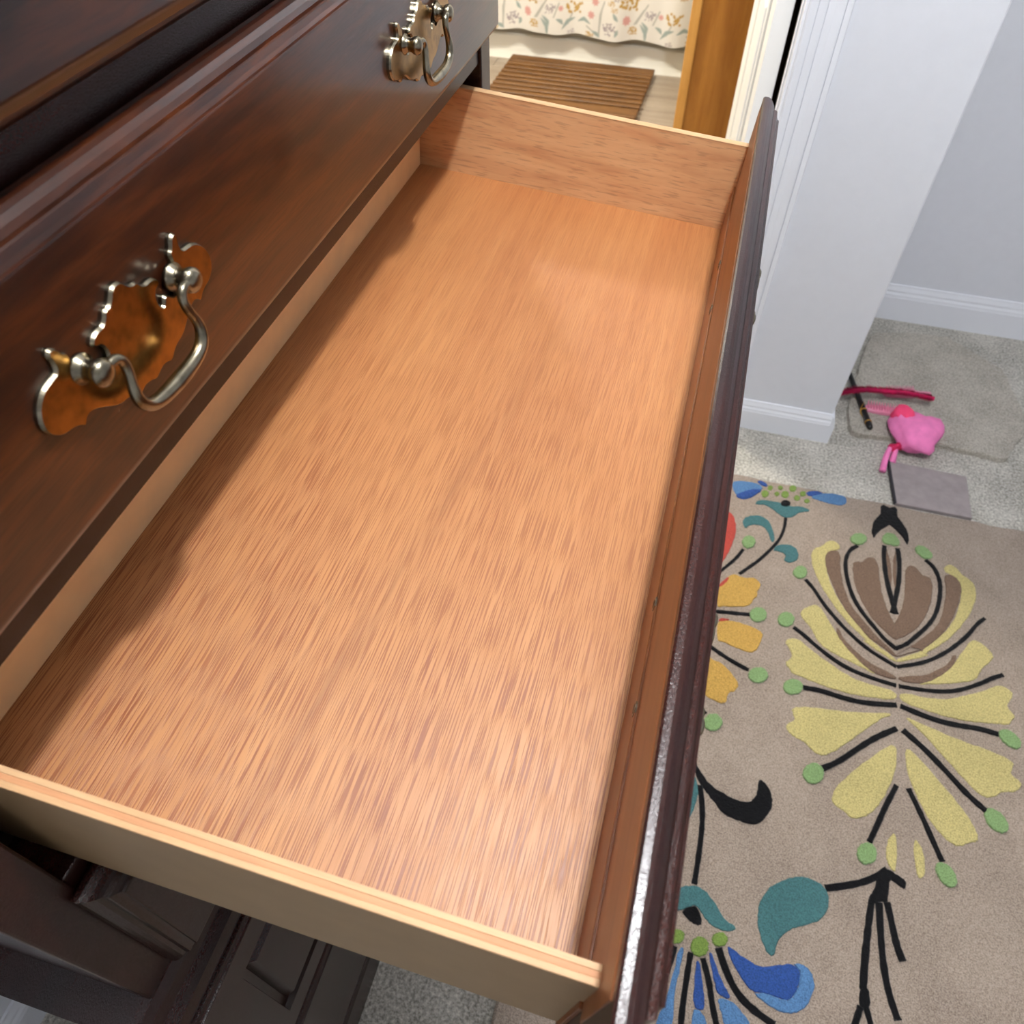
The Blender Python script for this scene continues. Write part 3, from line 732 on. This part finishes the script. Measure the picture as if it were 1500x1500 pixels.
# soft pink plush cloth toy with a knotted corner
plush = thing('plush_toy', 'crumpled pink plush toy with crimson trim and dangling legs', 'plush toy', (0.90, 1.62, 0.0))
def blob(name, c, r, mat, parent, amp=0.16, freq=55, sub=3):
    bm = bmesh.new(); bmesh.ops.create_icosphere(bm, subdivisions=sub, radius=1.0)
    ph = [random.uniform(0, 6) for _ in range(3)]
    for v in bm.verts:
        k = 1 + amp*(math.sin(v.co.x*4+ph[0])*math.sin(v.co.y*3.3+ph[1]) + 0.5*math.sin(v.co.z*6+ph[2]+v.co.x*5))
        v.co = Vector((v.co.x*r[0]*k+c[0], v.co.y*r[1]*k+c[1], max(0.0172, v.co.z*r[2]*k+c[2])))
    return link(name, to_mesh(bm), mat, parent, True)
blob('body', (0.893, 1.612, 0.040), (0.066, 0.075, 0.034), 'pink_plush', plush)
blob('hood', (0.858, 1.655, 0.052), (0.026, 0.034, 0.022), 'hot_pink', plush)
for k, (x, y) in enumerate(((0.838, 1.552), (0.851, 1.561), (0.868, 1.567), (0.884, 1.566))):
    blob('ruffle', (x, y, 0.026), (0.012, 0.010, 0.012), 'crimson_trim', plush, 0.2, sub=2)
for p in ([(0.832, 1.553, 0.026), (0.824, 1.53, 0.020), (0.819, 1.50, 0.0105), (0.816, 1.478, 0.009)], [(0.846, 1.556, 0.024), (0.843, 1.535, 0.016), (0.840, 1.515, 0.009)]):
    q = chaikin(p, 2, False)
    bm = bmesh.new(); bm_tube(bm, q, [0.006+0.003*i/len(q) for i in range(len(q))], 10); link('leg', to_mesh(bm), 'pink_plush', plush, True)

# folded grey felt piece with a dark bound edge
felt = thing('felt_mat', 'small grey felt mat with charcoal bound edge behind the rug', 'mat', (0.92, 1.45, 0))
bm = bmesh.new(); bm_prism(bm, [(0.843, 1.372), (1.02, 1.372), (1.02, 1.515), (0.832, 1.520)], 0.0, 0.010, lambda u, v, w: (u, v, w), 0.0015, 0.0015)
link('felt', to_mesh(bm), 'grey_felt', felt)
bm = bmesh.new(); bm_tube(bm, [(0.8425, 1.372, 0.008), (0.836, 1.45, 0.009), (0.8315, 1.520, 0.008)], 0.0042, 8)
link('binding', to_mesh(bm), 'charcoal_felt', felt, True)

# ================================================================== THE BATHROOM
mat_ = thing('bath_mat', 'slatted teak wood bath mat on the bathroom floor', 'bath mat', (-0.48, 3.565, 0))
MX0, MX1, MY0, MY1 = -0.822, -0.136, 3.300, 3.836
for x in (-0.74, -0.48, -0.22):
    box('cross_bar', (x-0.02, MY0+0.01, 0.0), (x+0.02, MY1-0.01, 0.014), 'teak', mat_, 0.002)
cuts = [(MY0, MY0+0.082)]
yy = MY0+0.100
while yy < MY1-0.070-0.030:
    cuts.append((yy, yy+0.029)); yy += 0.0470
cuts.append((MY1-0.070, MY1))
for k, (a, b) in enumerate(cuts):
    box('slat', (MX0, a, 0.012), (MX1, b, 0.034), 'teak', mat_, 0.004, 3)

tub = thing('bathtub', 'white acrylic bathtub with a plinth behind the floral curtain', 'bathtub', (-0.45, 4.3, 0))
prof = [(0, 0.0), (0.006, 0.014), (0.012, 0.030), (0.016, 0.050), (0.018, 0.096), (0.024, 0.104), (0.046, 0.110), (0.056, 0.122), (0.058, 0.14), (0.058, 0.40),
        (0.050, 0.42), (0.030, 0.435), (0.030, 0.455), (0.040, 0.465), (0.12, 0.465), (0.12, 0.0)]
bm = bmesh.new(); bm_extrude_profile(bm, prof, -1.295, 0.445, lambda u, v, t: Vector((t, 3.868+u, v)))
o = link('apron', to_mesh(bm), 'tub_acrylic', tub)
boxes('basin', [((-1.295, 3.99, 0.05), (0.445, 4.72, 0.12)), ((-1.295, 4.62, 0.12), (0.445, 4.72, 0.465)), ((-1.295, 3.99, 0.12), (-1.18, 4.62, 0.465)), ((0.33, 3.99, 0.12), (0.445, 4.62, 0.465))], 'tub_acrylic', tub, 0.004)

# shower curtain: hanging folds with a printed flower repeat
PRINT = [
    ('pink', -0.746, 0.227, 0.0176),
    ('pink', -0.594, 0.248, 0.0139),
    ('pink', -0.436, 0.284, 0.0189),
    ('pink', -0.452, 0.23, 0.0189),
    ('pink', -0.289, 0.219, 0.0202),
    ('must', -0.532, 0.25, 0.0347),
    ('must', -0.287, 0.286, 0.0378),
    ('must', -0.715, 0.185, 0.0164),
    ('must', -0.364, 0.288, 0.0164),
    ('must', -0.346, 0.265, 0.0139),
    ('must', -0.261, 0.175, 0.0176),
    ('must', -0.455, 0.152, 0.0176),
    ('lilac', -0.82, 0.195, 0.0284),
    ('lilac', -0.64, 0.249, 0.0221),
    ('lilac', -0.362, 0.18, 0.0284),
    ('lilac', -0.542, 0.15, 0.0189),
    ('lilac', -0.189, 0.239, 0.0221),
    ('leaf', (-0.677, 0.213), (-0.654, 0.193), (-0.655, 0.16)),
    ('leaf', (-0.585, 0.166), (-0.561, 0.196), (-0.53, 0.207)),
    ('leaf', (-0.513, 0.194), (-0.485, 0.208), (-0.455, 0.194)),
    ('leaf', (-0.351, 0.252), (-0.34, 0.236), (-0.328, 0.224)),
    ('leaf', (-0.613, 0.205), (-0.593, 0.198), (-0.583, 0.185)),
    ('leaf', (-0.228, 0.203), (-0.202, 0.172), (-0.2, 0.139)),
    ('leaf', (-0.897, 0.166), (-0.877, 0.16), (-0.863, 0.15)),
    ('leaf', (-0.79, 0.162), (-0.784, 0.176), (-0.78, 0.188)),
    ('stem', (-0.71, 0.205), (-0.673, 0.262)),
    ('stem', (-0.626, 0.212), (-0.603, 0.268)),
    ('stem', (-0.411, 0.159), (-0.412, 0.236), (-0.395, 0.29)),
    ('stem', (-0.47, 0.181), (-0.411, 0.153)),
    ('stem', (-0.247, 0.207), (-0.202, 0.285)),
    ('stem', (-0.867, 0.169), (-0.86, 0.253)),
    ('stem', (-0.543, 0.225), (-0.56, 0.185)),
]
S0, S1, Z0, Z1 = -1.24, 0.30, 0.142, 1.92
NS, NZ = 420, 330
zs = Z0 + (Z1-Z0)*(np.linspace(0, 1, NZ)**1.6)
ss = np.linspace(S0, S1, NS)
S, Zg = np.meshgrid(ss, zs)
col = np.tile(np.array(lin(232, 229, 222)[:3]), (NZ, NS, 1))
TONE = dict(pink=lin(216, 164, 158), must=lin(190, 152, 76), lilac=lin(160, 150, 156), leaf=lin(160, 174, 170), stem=lin(184, 185, 178))
rng = np.random.RandomState(5)
def seg_dist(px, pz, a, b):
    ax, az = a; bx, bz = b; dx, dz = bx-ax, bz-az
    t = np.clip(((px-ax)*dx+(pz-az)*dz)/(dx*dx+dz*dz), 0, 1); return np.hypot(px-ax-t*dx, pz-az-t*dz), t
def paint(mask, tone):
    m = np.clip(mask, 0, 1)[..., None]; col[:] = col*(1-m) + np.array(TONE[tone][:3])*m
for e in [q for kd in ('stem', 'leaf', 'lilac', 'must', 'pink') for q in PRINT if q[0] == kd]:
    specks = rng.uniform(-1, 1, (26, 2))
    for ti in range(-2, 4):
        for tj in range(0, 12):
            ox, oz = ti*0.455 + 0.21*(tj % 2), tj*0.160
            if e[0] in ('stem', 'leaf'):
                pts = [(p[0]+ox, p[1]+oz) for p in e[1:]]
                xs = [p[0] for p in pts]; zz = [p[1] for p in pts]
                sel = (ss > min(xs)-0.03) & (ss < max(xs)+0.03); sz = (zs > min(zz)-0.03) & (zs < max(zz)+0.03)
                if not sel.any() or not sz.any(): continue
                ix = np.ix_(sz, sel); m = np.zeros(S[ix].shape); nseg = len(pts)-1
                for k in range(nseg):
                    dd, t = seg_dist(S[ix], Zg[ix], pts[k], pts[k+1]); tt = (k+t)/nseg
                    w = 0.0032 if e[0] == 'stem' else 0.0015+0.0062*np.sin(np.pi*np.clip(tt, 0.02, 0.98))
                    m = np.maximum(m, np.clip((w-dd)/0.003+0.5, 0, 1))
                sub = col[ix]; col[ix] = sub*(1-m[..., None]) + np.array(TONE[e[0]][:3])*m[..., None]
            else:
                cx, cz, r = e[1]+ox, e[2]+oz, e[3]
                sel = (ss > cx-r*1.4) & (ss < cx+r*1.4); sz = (zs > cz-r*1.4) & (zs < cz+r*1.4)
                if not sel.any() or not sz.any(): continue
                ix = np.ix_(sz, sel); dx, dz = S[ix]-cx, Zg[ix]-cz
                if e[0] == 'pink':
                    th = np.arctan2(dz, dx); m = np.clip((r*(0.74+0.15*np.cos(th*7))-np.hypot(dx, dz))/0.004+0.5, 0, 1)
                else:
                    m = np.zeros(dx.shape); q = r*(0.15 if e[0] == 'must' else 0.11)
                    for a, b in specks: m = np.maximum(m, np.clip((q-np.hypot(dx-a*r, dz-b*r*0.62))/0.003+0.5, 0, 1))
                sub = col[ix]; col[ix] = sub*(1-m[..., None]) + np.array(TONE[e[0]][:3])*m[..., None]
fold = 0.016*np.sin(S*21+0.6*np.sin(S*7)) + 0.007*np.sin(S*47+1.0+Zg*0.8)
hem = 0.006*np.sin(S*24+0.8)
X = S; Yc = 3.825 + fold*(0.75+0.25*(Zg-Z0)/(Z1-Z0)); Zc = Zg + hem*np.clip(1-(Zg-Z0)/0.4, 0, 1)
verts = np.stack([X, Yc, Zc], -1).reshape(-1, 3)
idx = np.arange(NS*NZ).reshape(NZ, NS)
faces = np.stack([idx[:-1, :-1], idx[:-1, 1:], idx[1:, 1:], idx[1:, :-1]], -1).reshape(-1, 4)
me = bpy.data.meshes.new('shower_curtain')
me.from_pydata(verts.tolist(), [], faces.tolist())
at = me.color_attributes.new('print', 'FLOAT_COLOR', 'POINT')
at.data.foreach_set('color', np.concatenate([col.reshape(-1, 3), np.ones((NS*NZ, 1))], 1).astype(np.float32).ravel())
for p in me.polygons: p.use_smooth = True
t = NT('curtain_cloth'); a_ = t.n('ShaderNodeAttribute', attribute_name='print')
t.bump(t.noise(t.coords(), 900, 1), 0.2, 0.0005)
MAT['curtain_cloth'] = t.set(Base_Color=a_.outputs['Color'], Roughness=0.85, Specular_IOR_Level=0.2)
curtain = tag(link('shower_curtain', me, 'curtain_cloth'), 'white shower curtain printed with pink, mustard and sage flowers', 'curtain')
sm = curtain.modifiers.new('thickness', 'SOLIDIFY'); sm.thickness = 0.0016
rod = thing('curtain_rod', 'chrome shower curtain rod above the bathtub', 'rod', (-0.42, 3.825, 1.96))
bm = bmesh.new(); bm_tube(bm, [(-1.30, 3.825, 1.968), (0.45, 3.825, 1.968)], 0.0115, 14); link('bar', to_mesh(bm), 'chrome', rod, True)
for k in range(12):
    x = S0+0.03+k*(S1-S0-0.06)/11
    ring_pts = [(x, 3.825+0.022*math.sin(q), 1.957+0.026*math.cos(q)) for q in np.linspace(0, 2*math.pi, 17)]
    bm = bmesh.new(); bm_tube(bm, ring_pts, 0.0018, 6); link('hook', to_mesh(bm), 'chrome', rod, True)

cab = thing('bamboo_cabinet', 'tall amber bamboo storage cabinet beside the bathroom door', 'cabinet', (0.21, 2.96, 0))
CX0, CX1, CY0, CY1, CH = 0.060, 0.358, 2.80, 3.12, 1.50
for x in (CX0, CX1-0.032):
    for y in (CY0, CY1-0.032):
        box('post', (x, y, 0.0), (x+0.032, y+0.032, CH), 'bamboo_edge', cab, 0.003)
for y in (CY0+0.008, CY1-0.02):
    box('panel', (CX0+0.032, y, 0.06), (CX1-0.032, y+0.012, CH-0.03), 'bamboo_panel', cab)
for x in (CX0+0.008, CX1-0.020):
    box('panel', (x, CY0+0.032, 0.06), (x+0.012, CY1-0.032, CH-0.03), 'bamboo_panel', cab)
box('cabinet_top', (CX0-0.012, CY0-0.012, CH), (CX1+0.012, CY1+0.012, CH+0.02), 'bamboo_edge', cab, 0.004)
box('cabinet_floor', (CX0+0.01, CY0+0.01, 0.05), (CX1-0.01, CY1-0.01, 0.062), 'bamboo_panel', cab)

towel = thing('added_gap_towel', 'invented dark brown towel added to darken the gap behind the bathroom door', 'towel', (0.43, 2.42, 0.0))  # made-up cloth, hung where it keeps the hinge gap dark
bm = bmesh.new(); rows_ = []
for j in range(13):
    z = 1.42 - 1.16*j/12; row_ = []
    for i in range(31):
        s = i/30; yy = 2.28 + 0.30*s
        row_.append((yy, z, 0.012*math.sin(s*26+0.4*j/12) + 0.006*math.sin(s*11)))
    rows_.append(row_)
F_ = [[bm.verts.new((0.352-q, y_, z_)) for y_, z_, q in r] for r in rows_]
B_ = [[bm.verts.new((0.384-q*0.4, y_, z_)) for y_, z_, q in r] for r in rows_]
for G in (F_, B_):
    for r0, r1 in zip(G, G[1:]):
        for i in range(30): bm.faces.new((r0[i], r0[i+1], r1[i+1], r1[i]))
for j in range(12):
    for i in (0, 30): bm.faces.new((F_[j][i], F_[j+1][i], B_[j+1][i], B_[j][i]))
for i in range(30):
    for j in (0, 12): bm.faces.new((F_[j][i], F_[j][i+1], B_[j][i+1], B_[j][i]))
link('cloth', to_mesh(bm), 'brown_terry', towel, True)
bm = bmesh.new(); bm_tube(bm, [(0.45, 2.26, 1.428), (0.375, 2.26, 1.428), (0.368, 2.30, 1.428), (0.368, 2.56, 1.428), (0.375, 2.60, 1.428), (0.45, 2.60, 1.428)], 0.006, 10)
link('towel_bar', to_mesh(bm), 'chrome', towel, True)

# ================================================================== CEILING LAMPS
lamp = thing('ceiling_lamp', 'bare bulb ceiling lamp holder above the open drawer', 'lamp', (BULB_AT[0], BULB_AT[1], 2.44))
bm = bmesh.new(); bm_lathe(bm, [(0, 0.058), (0.012, 0.062), (0.022, 0.050), (0.03, 0.026), (0.075, 0.024), (0.078, 0.018)], (BULB_AT[0], BULB_AT[1], 2.44), (0, 0, -1), 24)
link('lamp_holder', to_mesh(bm), 'white_plastic', lamp, True)
bm = bmesh.new()
bm_lathe(bm, [(0.0, 0.0005), (0.006, 0.017), (0.015, 0.026), (0.03, 0.0315), (0.045, 0.030), (0.062, 0.021), (0.075, 0.014), (0.096, 0.0135)], (BULB_AT[0], BULB_AT[1], 2.27), (0, 0, 1), 20)
link('bulb', to_mesh(bm), 'bulb_glow', lamp, True)
fix = thing('bathroom_lamp', 'round flush ceiling lamp in the bathroom', 'lamp', (-1.0, 2.55, 2.44))
bm = bmesh.new(); bm_lathe(bm, [(0, 0.18), (0.05, 0.185), (0.068, 0.17), (0.070, 0.165)], (-1.0, 2.55, 2.44), (0, 0, -1), 32)
link('lamp_body', to_mesh(bm), 'white_plastic', fix, True)
